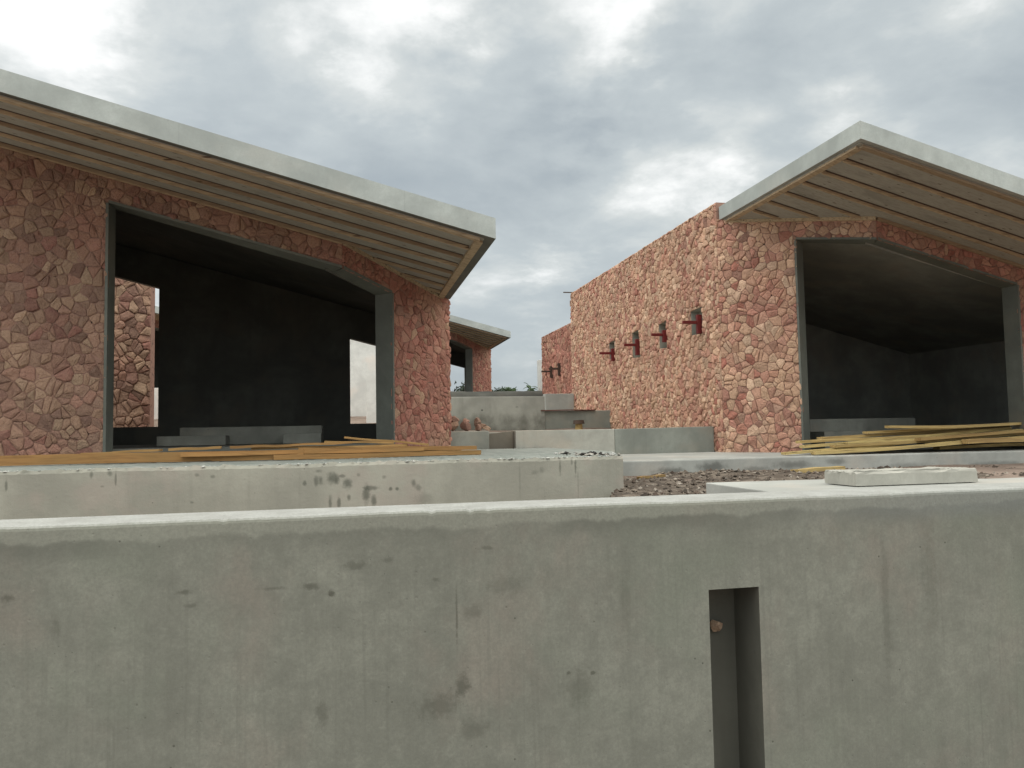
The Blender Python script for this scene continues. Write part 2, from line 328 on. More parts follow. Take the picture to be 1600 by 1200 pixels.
def stone_panel(mb, org, ud, outline, holes, cell, seed, pal, relief=.026, tall=1.0, gap=.0032):
    """random-rubble cladding: every stone is its own lump on the wall plane. org 3-D point, ud plan unit vector, outward = (uy,-ux)"""
    rng = random.Random(seed); nd = (ud[1], -ud[0])
    P = lambda u, z, n: (org[0] + ud[0] * u + nd[0] * n, org[1] + ud[1] * u + nd[1] * n, org[2] + z)
    us = [p[0] for p in outline]; zs = [p[1] for p in outline]
    u0, u1, z0, z1 = min(us) - cell, max(us) + cell, min(zs) - cell, max(zs) + cell
    cz = cell * tall
    nu, nz = int((u1 - u0) / cell) + 2, int((z1 - z0) / cz) + 2
    grid = {}
    for i in range(nu):
        for j in range(nz):
            if rng.random() < .17: continue
            L = [(u0 + (i + .5 * (j % 2) + rng.uniform(-.5, .5)) * cell, z0 + (j + rng.uniform(-.5, .5)) * cz)]
            if rng.random() < .24: L.append((L[0][0] + rng.uniform(.3, .5) * cell, L[0][1] + rng.uniform(-.3, .3) * cz))
            grid[i, j] = L
    E = list(edges(outline))
    for (i, j), L in grid.items():
      for si, s in enumerate(L):
        if any(nx * s[0] + ny * s[1] - d > cell for nx, ny, d in E): continue
        poly = [(s[0] - 2 * cell, s[1] - 2 * cz), (s[0] + 2 * cell, s[1] - 2 * cz), (s[0] + 2 * cell, s[1] + 2 * cz), (s[0] - 2 * cell, s[1] + 2 * cz)]
        for di in range(-2, 3):
            for dj in range(-2, 3):
                for ti, t in enumerate(grid.get((i + di, j + dj), ())):
                    if t is s: continue
                    nx, ny = t[0] - s[0], t[1] - s[1]; l = math.hypot(nx, ny)
                    if l < 1e-6 or l > 4 * cell: continue
                    nx /= l; ny /= l
                    poly = clip(poly, nx, ny, nx * s[0] + ny * s[1] + l / 2 - gap * rng.uniform(.5, 1.6))
                    if len(poly) < 3: break
                if len(poly) < 3: break
            if len(poly) < 3: break
        if len(poly) < 3: continue
        poly = inter(poly, outline)
        if len(poly) < 3: continue
        for p in minus_all([poly], holes):
            if area(p) < .0012: continue
            # chamfered, slightly ragged outline
            q = []; n = len(p)
            cx = sum(a[0] for a in p) / n; cy = sum(a[1] for a in p) / n
            for k in range(n):
                a, b = p[k], p[(k + 1) % n]
                l = math.hypot(b[0] - a[0], b[1] - a[1])
                if l < .025: q.append(((a[0] + b[0]) / 2, (a[1] + b[1]) / 2)); continue
                f = min(.32, .019 / l) * rng.uniform(.6, 1.3)
                q.append((a[0] + (b[0] - a[0]) * f, a[1] + (b[1] - a[1]) * f))
                if l > .07:
                    m = rng.uniform(.35, .65); w = rng.uniform(-.02, .13)
                    mx, my = a[0] + (b[0] - a[0]) * m, a[1] + (b[1] - a[1]) * m
                    q.append((mx + (cx - mx) * w, my + (cy - my) * w))
                q.append((b[0] + (a[0] - b[0]) * f, b[1] + (a[1] - b[1]) * f))
            n = len(q)
            if n < 3: continue
            h = relief * rng.uniform(.5, 1.4) * (.55 if rng.random() < .15 else 1); tu, tz = rng.uniform(-.11, .11), rng.uniform(-.11, .11)
            zo = math.sin(cx * 1.9 + seed) * math.sin(cy * 2.3 + seed * .7) + .6 * math.sin(cx * 4.7 + cy * 3.1 + seed)
            col = pick(rng, pal)
            if zo > .45: col = mixc(col, (.43, .19, .145), min(.4, (zo - .45) * .6))
            elif zo < -.5: col = mixc(col, TAN if pal in ('tan', 'sand') else (.50, .32, .22), min(.5, (-zo - .5) * .8))
            r0 = [mb.vert(P(a[0], a[1], -.01)) for a in q]
            r1 = [mb.vert(P(a[0], a[1], h * .6 + rng.uniform(-.003, .003))) for a in q]
            sh = rng.uniform(.80, .9)
            r2 = [mb.vert(P(cx + (a[0] - cx) * sh, cy + (a[1] - cy) * sh, h + (a[0] - cx) * tu + (a[1] - cy) * tz + rng.uniform(-.004, .004))) for a in q]
            sh *= .5
            r3 = [mb.vert(P(cx + (a[0] - cx) * sh, cy + (a[1] - cy) * sh, h * 1.12 + .004 + (a[0] - cx) * tu + (a[1] - cy) * tz + rng.uniform(-.006, .006))) for a in q]
            for k in range(n):
                j2 = (k + 1) % n
                mb.iface((r0[k], r0[j2], r1[j2], r1[k]), 0, col); mb.iface((r1[k], r1[j2], r2[j2], r2[k]), 0, col); mb.iface((r2[k], r2[j2], r3[j2], r3[k]), 0, col)
            mb.iface(r3, 0, col)
    for p in minus_all([list(outline)], holes):
        mb.face([P(a[0], a[1], 0) for a in p], 1)

def plane_panel(mb, org, ud, outline, holes, n, m=0, flip=False):
    nd = (ud[1], -ud[0])
    for p in minus_all([list(outline)], holes):
        pts = [(org[0] + ud[0] * u + nd[0] * n, org[1] + ud[1] * u + nd[1] * n, org[2] + z) for u, z in p]
        mb.face(pts[::-1] if flip else pts, m)
def reveal(mb, org, ud, pts, n0, n1, m=0, inner=None):
    """strip of faces along an opening's edge between depths n0 and n1"""
    nd = (ud[1], -ud[0]); Q = lambda p, n: (org[0] + ud[0] * p[0] + nd[0] * n, org[1] + ud[1] * p[0] + nd[1] * n, org[2] + p[1])
    def I(p, k):
        v = inner.get(k) if inner else None
        return Q(p, n0) if v is None else (org[0] + ud[0] * p[0] + v[0] * -n0, org[1] + ud[1] * p[0] + v[1] * -n0, org[2] + p[1])
    for k, (a, b) in enumerate(zip(pts, pts[1:])): mb.face([I(a, k), I(b, k + 1), Q(b, n1), Q(a, n1)], m)

# ------------------------------------------------------------------ the houses
SL = .2643                                    # fall of the roofs towards their right end
def house(p):
    XL, XR, YF, YC, YK, YB, ZT, ZF = (p[k] for k in ('XL', 'XR', 'YF', 'YC', 'YK', 'YB', 'ZT', 'ZF'))
    top = lambda x, y=0: ZT - SL * (x - XL)     # roof top plane
    sof = lambda x, y=0: top(x) - .245
    FO = 1.75; FL, FR = XL + FO, XR - FO; ZB = ZF - .25; base = ((XL + XR) / 2, YC, ZF)
    root = empty('stone_house', base)
    def put(mb, name, mats, parent=root, **k):
        mb.v = [(a - base[0], b - base[1], c - base[2]) for a, b, c in mb.v]
        return mb.build(name, mats, parent, **k)
    # front wall in three panels, the two outer ones splayed back
    secs = [((XL, YK), (FL, YC)), ((FL, YC), (FR, YC)), ((FR, YC), (XR, YK))]
    st = MB(); fr = MB(); inn = MB()
    J0, J1, HD = p['J0'], p['J1'], p['head']    # opening between X=J0 and X=J1
    for i, (a, b) in enumerate(secs):
        a = tuple(a); b = tuple(b)
        L = math.hypot(b[0] - a[0], b[1] - a[1]); ud = ((b[0] - a[0]) / L, (b[1] - a[1]) / L); org = (a[0], a[1], 0)
        X = lambda u: a[0] + ud[0] * u
        out = [(0, ZB), (L, ZB), (L, sof(b[0])), (0, sof(a[0]))]
        x0, x1 = max(J0, a[0]), min(J1, b[0]); holes = []
        if x1 > x0 + .01:
            ua, ub = (x0 - a[0]) / ud[0], (x1 - a[0]) / ud[0]
            ea = .05 if x0 == a[0] else 0; eb = .05 if x1 == b[0] else 0
            holes = [[(ua - ea, ZB - .1), (ub + eb, ZB - .1), (ub + eb, sof(X(ub + eb)) - HD), (ua - ea, sof(X(ua - ea)) - HD)]]
            ln = [(ua, sof(x0) - HD), (ub, sof(x1) - HD)]
            if x0 > a[0]: ln = [(ua, ZB)] + ln
            if x1 < b[0]: ln = ln + [(ub, ZB)]
            inner = {}
            def mitre(q0, q1, q2):
                def nn(u, w): l = math.hypot(w[0] - u[0], w[1] - u[1]); return ((w[1] - u[1]) / l, -(w[0] - u[0]) / l)
                a_, b_ = nn(q0, q1), nn(q1, q2); k_ = 1 + a_[0] * b_[0] + a_[1] * b_[1]
                return (-(a_[0] + b_[0]) / k_, -(a_[1] + b_[1]) / k_)
            if x0 == a[0] and i: inner[0] = mitre(secs[i - 1][0], a, b)
            if x1 == b[0] and i < 2: inner[len(ln) - 1] = mitre(a, b, secs[i + 1][1])
            reveal(fr, org, ud, ln, -.30, .028, 0, inner)
            # concrete edge strip standing just proud of the stone bed
            for q, w in zip(zip(ln, ln[1:]), range(9)):
                (u_a, z_a), (u_b, z_b) = q; t = .035
                if abs(u_a - u_b) < 1e-6:
                    s_ = -t if u_a < (ua + ub) / 2 else t
                    pts = [(u_a, z_a), (u_a + s_, z_a), (u_b + s_, z_b), (u_b, z_b)]
                else: pts = [(u_a, z_a), (u_b, z_b), (u_b, z_b + t), (u_a, z_a + t)]
                if area(pts) < 0: pts = pts[::-1]
                plane_panel(fr, org, ud, pts, [], .03)
        stone_panel(st, org, ud, out, holes, p['cell'][i], p['seed'] + i, p['pal'][i], .018, .9)
        plane_panel(inn, org, ud, out, holes, -.30, 0, True)
    put(st, 'front_wall', [M['stone'], M['mortar']]); put(fr, 'door_frame', M['concrete_frame'])
    # inner shell: side walls, back wall with two windows, floor
    IL, IR = XL + .35, XR - .35
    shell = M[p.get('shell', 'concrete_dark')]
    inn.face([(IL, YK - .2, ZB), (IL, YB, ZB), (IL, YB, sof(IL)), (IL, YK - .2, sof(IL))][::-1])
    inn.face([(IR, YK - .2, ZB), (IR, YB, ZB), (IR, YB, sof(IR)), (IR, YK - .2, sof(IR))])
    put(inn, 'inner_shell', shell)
    bw = MB(); org = (XL, YB, 0); L = XR - XL; holes = []
    for (wx0, wx1, ws) in p['win']:
        holes.append([(wx0 - XL, ws), (wx1 - XL, ws), (wx1 - XL, sof(wx1) - .66), (wx0 - XL, sof(wx0) - .66)])
    out = [(0, ZB), (L, ZB), (L, sof(XR)), (0, sof(XL))]
    plane_panel(bw, org, (1, 0), out, holes, 0); plane_panel(bw, org, (1, 0), out, holes, -.25, 0, True)
    for h in holes: reveal(bw, org, (1, 0), h + [h[0]], -.25, 0)
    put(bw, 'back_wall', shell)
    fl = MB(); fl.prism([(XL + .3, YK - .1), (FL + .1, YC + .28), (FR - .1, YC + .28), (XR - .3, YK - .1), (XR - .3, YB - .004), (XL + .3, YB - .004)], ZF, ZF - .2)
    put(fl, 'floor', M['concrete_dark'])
    # side walls
    for side in (0, 1):
        sw = MB(); x = XL if side == 0 else XR
        t = p['parapet'] if side == 0 else sof(XR) + .02
        holes = p.get('niches', []) if side == 0 else []
        YE = p['YE']
        if side == 0: org, ud = (x, YE, 0), (0, -1); out = [(0, ZB), (YE - YK, ZB), (YE - YK, t), (0, t)]
        else: org, ud = (x, YK, 0), (0, 1); out = [(0, ZB), (YE - YK, ZB), (YE - YK, t), (0, t)]
        hh = [[(YE - y - w * .92, z - lo), (YE - y + w, z - lo - .02), (YE - y + w * .9, z + hi), (YE - y - w, z + hi - .03)] for y, z, w, hi, lo in holes]
        if side == 0 or p.get('clad_low'):
            stone_panel(sw, org, ud, out, hh, p['cell'][2] * .9, p['seed'] + 20 + side, p['side_pal'], .025, .85)
        else: plane_panel(sw, org, ud, out, [], 0, 1)
        plane_panel(sw, org, ud, out, hh, -.33, 1, True)
        sgn = 1 if side == 0 else -1
        # top and ends of the wall
        sw.face([(x, YK, t), (x + sgn * .33, YK, t), (x + sgn * .33, YE, t), (x, YE, t)][::(1 if side else -1)], 1)
        sw.face([(x, YE, ZB), (x + sgn * .33, YE, ZB), (x + sgn * .33, YE, t), (x, YE, t)][::(-1 if side else 1)], 1)
        if side == 0: sw.face([(x, YK, sof(x)), (x + .33, YK, sof(x + .33)), (x + .33, YK, t), (x, YK, t)], 1)
        w = put(sw, 'side_wall', [M['stone'], M['mortar']])
        if hh:
            for h in hh:
                nb = MB()
                reveal(nb, org, ud, h + [h[0]], -.16, .015); plane_panel(nb, org, ud, h, [], -.16)
                put(nb, 'niche_lining', M['concrete'], w)
    # roof slab with overhang, soffit boarding and battens
    rf = MB(); a = .36; ex = p.get('lip', .03)
    rf.prism([(XL + ex, YF), (XR + ex, YF), (XR + ex, YK - .02), (XR - .04, YK - .02), (XR - .04, YB), (XL + a, YB), (XL + a, YK - .02), (XL + ex, YK - .02)], top, sof)
    rf.m[1] = 1
    roof = put(rf, 'roof', [M['fascia'], shell])
    so = MB(); m = .09
    lim = [(XL + m, YF + m), (XR - m, YF + m), (XR - m, YK - .03), (FR, YC - .005), (FL, YC - .005), (XL + m, YK - .03)]
    so.prism(lim, lambda x, y: sof(x) - .004, lambda x, y: sof(x) - .016)
    y = YF + .62
    while y < YK - .25:
        k = (XR - XL) if y < YC - .06 else FO * (YK - y) / (YK - YC) - .12
        for (xa, xb) in (((XL + .2, XR - .2),) if y < YC - .06 else ((XL + .2, XL + k), (XR - k, XR - .2))):
            if xb - xa > .1: so.prism([(xa, y - .06), (xb, y - .06), (xb, y - .022), (xa, y - .022)], lambda x, y: sof(x) - .012, lambda x, y: sof(x) - .019, 1)  # dark strips painting in the shadow gap beside each batten
        y += .515
    put(so, 'soffit_board', [M['plywood'], M['dark']], roof)
    def batten(x0, y0, x1, y1, w=.04, h=.04):
        b = MB(); dx, dy = x1 - x0, y1 - y0; l = math.hypot(dx, dy); nx, ny = -dy / l * w / 2, dx / l * w / 2
        b.prism([(x0 - nx, y0 - ny), (x1 - nx, y1 - ny), (x1 + nx, y1 + ny), (x0 + nx, y0 + ny)], lambda x, y: sof(x) - .017, lambda x, y: sof(x) - .017 - h)
        put(b, 'batten', M['batten'], roof)
    batten(XL + m + .05, YF + m + .05, XR - m - .05, YF + m + .05, .09, .03)
    batten(XL + m + .05, YF + m + .1, XL + m + .05, YK - .10, .09, .03); batten(XR - m - .05, YF + m + .1, XR - m - .05, YK - .10, .09, .03)
    y = YF + .62
    while y < YK - .25:
        if y < YC - .06: batten(XL + .2, y, XR - .2, y)
        else:
            k = FO * (YK - y) / (YK - YC) - .08
            if k > .3: batten(XL + .2, y, XL + k, y); batten(XR - k, y, XR - .2, y)
        y += .515
    batten(FL, YC - .04, FR, YC - .04, .05, .05)
    e = .035
    batten(XL + .15, YK - .21, FL - .03, YC - e, .05, .05); batten(FR + .03, YC - e, XR - .15, YK - .21, .05, .05)
    # low plinths cast inside the room
    for (x0, x1, y0, y1, z1) in p['plinth']:
        b = MB(); b.box(x0, x1, y0, y1, ZF + .003, z1); put(b, 'plinth', M['concrete'], bevel=.01)
    return root, put

LH, putL = house(dict(XL=-6.3, XR=1.68, YF=8.96, YC=11.2, YK=13.25, YB=17.0, YE=17.3, ZT=4.615, ZF=-.15, J0=-3.10, J1=.65, head=.40,
    cell=(.138, .138, .13), seed=11, pal=('dusty', 'dusty', 'red'), side_pal='red', parapet=4.7, clad_low=True,
    win=((-4.75, -3.75, .21), (.05, 1.1, .21)), plinth=((-2.75, -.44, 14.0, 14.7, .15), (-3.0, -1.95, 13.5, 13.95, .01), (-1.06, -.44, 13.6, 13.96, .02)), lip=.03))
tag(LH, 'near left pink stone house whose roof falls to a sharp overhanging corner', 'house', 'pink stone houses under construction')

NICHE = [(14.27, 2.03, .26, .30, .20), (15.97, 2.0, .21, .30, .26), (17.6, 1.96, .25, .36, .27), (19.35, 1.94, .2, .33, .12)]
RH, putR = house(dict(XL=6.72, XR=14.76, YF=9.17, YC=11.2, YK=13.32, YB=18.0, YE=23.1, ZT=4.09, ZF=-.44, J0=7.643, J1=11.1, head=.375,
    cell=(.14, .14, .145), seed=53, pal=('tan', 'red', 'mixed'), side_pal='sand', parapet=4.17, niches=NICHE,
    shell='concrete_room', win=(), plinth=((8.9, 11.28, 14.0, 14.8, .12), (8.75, 9.6, 13.3, 13.8, -.12), (9.34, 9.80, 17.3, 17.95, 2.35)), lip=.04))
tag(RH, 'right pink stone house with four red brackets on its long side wall', 'house', 'pink stone houses under construction')

# lower rear wing of the right house
wg = MB(); stone_panel(wg, (6.80, 27.2, 0), (0, -1), [(0, 0), (4.1, 0), (4.1, 3.32), (0, 3.32)], [], .20, 91, 'red', .022, .8)
wg.face([(6.80, 23.1, 3.32), (12, 23.1, 3.32), (12, 27.2, 3.32), (6.80, 27.2, 3.32)], 1); wg.face([(6.80, 27.2, 0), (6.80, 27.2, 3.32), (12, 27.2, 3.32), (12, 27.2, 0)], 1)
putR(wg, 'rear_wing', [M['stone'], M['mortar']])
# main wall end above the wing and the bit of reinforcement bar left standing there
for k, (y, z, w_, h_, l_) in enumerate(NICHE):
    dz = (.03, -.02, .02, 0)[k]
    b = MB(); b.box(6.62, 6.72, y - .21, y - .13, z - (.22, .16, .24, .2)[k], z + .12 + dz); pl = putR(b, 'bracket', M['red'], bevel=.008)
    b = MB(); b.box((6.33, 6.37, 6.34, 6.31)[k], 6.62, y - .195, y - .145, z - .03, z + .03); putR(b, 'bracket_arm', M['red'], pl, bevel=.006)
for (y, z) in ((24.75, 1.99), (25.75, 1.98)):
    b = MB(); b.box(6.70, 6.80, y - .06, y + .03, z - .22, z + .18); pl = putR(b, 'bracket', M['dark'], bevel=.006)
    b = MB(); b.box(6.40, 6.70, y - .05, y + .02, z - .03, z + .03); putR(b, 'bracket_arm', M['dark'], pl, bevel=.005)
b = MB(); b.box(6.45, 6.86, 22.95, 22.99, 4.172, 4.20); putR(b, 'rebar_stub', M['dark'])

FH = copy_tree(LH); FH.location = (LH.location[0] + 4.45, LH.location[1] + 20.6, LH.location[2] + 1.33)
tag(FH, 'small distant pink stone house seen in the gap between both near houses', 'house', 'pink stone houses under construction')
BH = copy_tree(LH); BH.location = (LH.location[0] - 6.9, LH.location[1] + 20.6, LH.location[2] + 1.75)
tag(BH, 'distant stone house glimpsed only through the left back window of the left house', 'house', 'pink stone houses under construction')

# ------------------------------------------------------------------ other walls
def wall_box(name, x0, x1, y0, y1, z0, z1, mat, label, cat='wall', group=None, bevel=.012):
    r = empty(name, ((x0 + x1) / 2, (y0 + y1) / 2, z0)); b = MB(); b.box(x0, x1, y0, y1, z0, z1)
    b.v = [(p[0] - r.location[0], p[1] - r.location[1], p[2] - z0) for p in b.v]
    o = b.build(name, mat, None, bevel=bevel); o.location = r.location; bpy.data.objects.remove(r)
    return tag(o, label, cat, group)

# front wall with an upright slot cut into its face (mesh is in world coordinates so that its material is too)
def front_wall():
    Y0, Y1, ZT, ZB, X0, X1 = 3.36, 3.655, -.33, -2.05, -7.0, 9.0
    nx0, nx1, nzt, nzb, nd = 1.594, 1.842, -.735, -1.75, .245
    b = MB(); rr = .020
    xs = [X0 + (nx0 - X0) * k / 30 for k in range(31)] + [nx1 + (X1 - nx1) * k / 30 for k in range(31)]
    NX = 420; xs = [X0 + (nx0 - X0) * k / NX for k in range(NX + 1)] + [nx1 + (X1 - nx1) * k / NX for k in range(NX + 1)]
    rng = random.Random(4)
    jz = [rng.uniform(-.0008, .0008) - (rng.uniform(.002, .007) if rng.random() < .05 else 0) + .0015 * math.sin(x * 2.3) + .001 * math.sin(x * 7.1) for x in xs]
    prof = [(Y0 + rr * (1 - math.sin(t)), ZT - rr * (1 - math.cos(t))) for t in (R(0), R(30), R(60), R(90))]   # front upper arris, top to face
    rows = [[b.vert((x, Y1, ZT)) for x in xs]] + [[b.vert((x, y, z + jz[i])) for i, x in enumerate(xs)] for y, z in prof]
    rows.append([b.vert((x, Y0, nzt)) for x in xs])
    for ra, rb in zip(rows, rows[1:]):
        for k in range(len(xs) - 1): b.iface((ra[k], rb[k], rb[k + 1], ra[k + 1]))
    lo = [b.vert((x, Y0, nzb)) for x in xs]; bt = [b.vert((x, Y0, ZB)) for x in xs]
    for k in range(len(xs) - 1):
        if k != NX: b.iface((rows[-1][k], lo[k], lo[k + 1], rows[-1][k + 1]))
        b.iface((lo[k], bt[k], bt[k + 1], lo[k + 1]))
    b.face([(X0, Y1, ZB), (X1, Y1, ZB), (X1, Y1, ZT), (X0, Y1, ZT)][::-1])
    b.face([(X0, Y0, ZB), (X0, Y0 + rr, ZT), (X0, Y1, ZT), (X0, Y1, ZB)]); b.face([(X1, Y0, ZB), (X1, Y1, ZB), (X1, Y1, ZT), (X1, Y0 + rr, ZT)])
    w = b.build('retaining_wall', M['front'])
    tag(w, 'long grey cast concrete wall across the foreground with an upright slot in its face', 'wall')
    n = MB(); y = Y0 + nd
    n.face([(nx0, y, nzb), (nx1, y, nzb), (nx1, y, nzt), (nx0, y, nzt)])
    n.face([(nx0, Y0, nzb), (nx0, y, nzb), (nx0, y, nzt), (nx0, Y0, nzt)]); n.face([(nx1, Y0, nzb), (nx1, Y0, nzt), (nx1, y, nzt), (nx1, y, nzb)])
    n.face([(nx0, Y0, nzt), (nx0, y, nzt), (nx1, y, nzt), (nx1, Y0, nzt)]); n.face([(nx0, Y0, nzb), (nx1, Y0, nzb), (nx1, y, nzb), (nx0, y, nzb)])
    n.build('slot_lining', M['slot_shade'], w)
    return w
FW = front_wall()

def lump(rng, c, r, col, mb, m=0, squash=.7, n=9):
    """small irregular chunk"""
    dirs = [(1, 0, 0), (-1, 0, 0), (0, 1, 0), (0, -1, 0), (0, 0, 1), (0, 0, -1)]
    a = rng.uniform(0, 6.28); ca, sa = math.cos(a), math.sin(a); vs = []
    sx, sy = rng.uniform(.7, 1.3), rng.uniform(.7, 1.2)
    for d in dirs:
        q = [d[0] * sx + rng.uniform(-.3, .3), d[1] * sy + rng.uniform(-.3, .3), d[2] * squash + rng.uniform(-.25, .25)]
        vs.append(mb.vert((c[0] + r * (q[0] * ca - q[1] * sa), c[1] + r * (q[0] * sa + q[1] * ca), c[2] + r * q[2])))
    for f in ((0, 2, 4), (2, 1, 4), (1, 3, 4), (3, 0, 4), (2, 0, 5), (1, 2, 5), (3, 1, 5), (0, 3, 5)): mb.iface([vs[k] for k in f], m, col)

def rock_mesh(rng, r, col, sz=(1, 1, 1)):
    """a broken stone: convex lump with flat facets"""
    import bmesh
    bm = bmesh.new(); bmesh.ops.create_icosphere(bm, subdivisions=2, radius=r)
    for _ in range(13):
        d = Vector((rng.gauss(0, 1), rng.gauss(0, 1), rng.gauss(0, 1))).normalized(); k = r * rng.uniform(.45, .72)
        for v in bm.verts:
            e = v.co.dot(d)
            if e > k: v.co -= d * (e - k)
    for v in bm.verts: v.co = Vector((v.co.x * sz[0], v.co.y * sz[1], v.co.z * sz[2])) + Vector((rng.gauss(0, 1), rng.gauss(0, 1), rng.gauss(0, 1))) * r * .02
    lo = min(v.co.z for v in bm.verts)
    mb = MB(); bm.verts.index_update()
    for v in bm.verts: mb.vert((v.co.x, v.co.y, v.co.z - lo))
    for f in bm.faces: mb.iface([v.index for v in f.verts], 0, col)
    bm.free(); return mb

rng = random.Random(8)
o = rock_mesh(rng, .038, (.45, .32, .22), (1.05, .7, 1.15)).build('mortar_lump', M['stone'], FW); o.location = (1.735, 3.36 + .222, -.985)

# left terrace slab with a ragged crusted front edge
def left_terrace():
    b = MB(); rng = random.Random(21); X0, X1, YF, ZT = -9.0, 3.06, 8.55, -.31
    n = 260; A, B, C, D, E = [], [], [], [], []
    for k in range(n + 1):
        x = X0 + (X1 - X0) * k / n; w = math.sin(x * 2.1) * .007 + math.sin(x * 5.3 + 1) * .005
        cr = max(0, rng.gauss(.002, .006)) + (.012 if rng.random() < .08 else 0)
        A.append(b.vert((x, YF, -1.2))); B.append(b.vert((x, YF - .004 - rng.uniform(0, .003), ZT - .03 + w * .5 + rng.uniform(-.004, .004))))
        C.append(b.vert((x, YF + rng.uniform(.004, .016), ZT + cr + w * .6))); D.append(b.vert((x, YF + .10 + rng.uniform(-.03, .05), ZT + rng.uniform(-.004, .012))))
        sk = .55 * (k / n) ** 8
        E.append(b.vert((x + sk, 10.6, ZT)))
    for P, Q in ((A, B), (B, C), (C, D), (D, E)):
        for k in range(n): b.iface((P[k], P[k + 1], Q[k + 1], Q[k]))
    # right end, running back
    e2 = b.vert((3.45, 13.55, ZT)); e1 = b.vert((X0, 13.55, ZT)); b.iface((E[0], E[n], e2, e1))
    g = [b.vert((q[0], q[1], -1.2)) for q in (b.v[E[n]], b.v[e2])]
    b.iface((A[n], g[0], E[n], D[n], C[n], B[n])); b.iface((g[0], g[1], e2, E[n]))
    o = b.build('terrace', M['slab_edge']); return tag(o, kind='structure')
left_terrace()

# right terrace slab, slightly lower
b = MB(); b.prism([(3.0, 10.72), (9, 10.66), (18, 10.4), (18, 13.9), (3.0, 13.9)], -.46, -1.0)
tag(b.build('terrace', M['right_slab'], bevel=.02), kind='structure')
# upper terraces climbing between the houses
b = MB(); b.prism([(1.70, 13.95), (6.70, 13.95), (6.70, 19.6), (1.70, 19.6)], -.03, -.6); tag(b.build('terrace', M['concrete']), kind='structure')
b = MB(); b.prism([(1.70, 19.8), (6.70, 19.8), (6.70, 23.1), (1.70, 23.1)], .47, -.3); tag(b.build('terrace', M['concrete']), kind='structure')

# step walls between the houses
sw_l = MB(); sw_l.prism([(1.72, 13.62), (2.42, 13.62), (2.42, 13.95), (1.72, 13.95)], .005, -.7)
o = sw_l.build('step_wall', M['concrete'], bevel=.01); tag(o, 'short grey step wall beside the left stone pier, carrying the heap of broken stones', 'wall', 'step walls between the houses')
sw = MB(); sw.prism([(2.425, 13.72), (2.88, 13.72), (2.88, 13.95), (2.425, 13.95)], lambda x, y: -.05 + (x - 2.425) * .11, -.7)
o = sw.build('step_wall', M['patch'], bevel=.006); tag(o, 'narrow brown stained infill with a slanting top set back in the step wall', 'wall', 'step walls between the houses')
sw = MB(); sw.prism([(2.885, 13.58), (4.72, 13.6), (4.72, 13.95), (2.885, 13.95)], .0, -.7)
o = sw.build('step_wall', M['concrete_low'], bevel=.01); tag(o, 'middle beige grey step wall directly behind the rubble on the slab end', 'wall', 'step walls between the houses')
sw = MB(); sw.prism([(4.725, 13.62), (6.69, 13.66), (6.69, 13.95), (4.725, 13.95)], lambda x, y: -.002 + (x - 4.72) * .008, -.7)
o = sw.build('step_wall', M['step'], bevel=.01); tag(o, 'greenish grey step wall ending against the corner of the right stone house', 'wall', 'step walls between the houses')

wall_box('retaining_wall', 1.75, 4.93, 19.55, 19.8, -.3, .87, damp_foot(), 'upper grey retaining wall with dark stained foot behind the stone heap', 'wall')
wall_box('retaining_wall', 4.935, 6.71, 19.6, 19.8, -.3, .49, M['step'], 'lower dark grey retaining wall under the thin red board by the right house', 'wall')
wall_box('concrete_block', 5.80, 6.69, 22.9, 23.2, .3, 1.09, M['concrete_pale'], 'pale concrete block standing against the long stone side wall', 'block')
# raised ground beyond, seen as a dark low bank
def bank():
    b = MB(); rng = random.Random(5); n = 40; rows = []
    for (dy, z, j) in ((0, .3, 0), (0, 1.12, .04), (.25, 1.33, .03), (.7, 1.42, .015), (6.0, 1.45, .0)):
        rows.append([b.vert((1.0 + 7.4 * k / n, 26.9 + dy + rng.uniform(-j, j), z + rng.uniform(-j, j))) for k in range(n + 1)])
    for P, Q in zip(rows, rows[1:]):
        for k in range(n): b.iface((P[k], P[k + 1], Q[k + 1], Q[k]))
    return tag(b.build('earth_bank', M['earth_bank'], smooth=True), kind='structure')
bank()
wall_box('rendered_wall', 7.02, 9.5, 28.6, 28.9, .5, 2.64, M['render'], 'sliver of pale rendered wall past the far end of the right stone house', 'wall')
wall_box('rendered_wall', -.9, 2.05, 24.0, 24.2, -.2, 3.4, M['render'], 'pale stained wall seen through the right window of the left house', 'wall')
wall_box('rendered_wall', -8.2, -5.0, 24.0, 24.2, -.2, 1.4, M['render'], 'low pale wall seen through the left window of the left house', 'wall')
b = MB(); b.face([(.62, 22.0, 0), (1.9, 22.0, 0), (1.9, 22.0, .9), (.95, 22.0, .9), (.8, 22.0, 1.55), (.62, 22.0, 1.55)])
b = MB(); P = [(.50, .0), (1.7, .0), (1.7, .95), (.86, .95), (.70, 1.45), (.50, 1.45)]
f = [b.vert((x, 22.0, z)) for x, z in P]; k_ = [b.vert((x, 22.3, z)) for x, z in P]; b.iface(f); b.iface(k_[::-1])
for i in range(6): j = (i + 1) % 6; b.iface((f[j], f[i], k_[i], k_[j]))
tag(b.build('stair_wall', M['render']), 'white stepped stair wall with a slanted edge beyond the right window', 'wall')
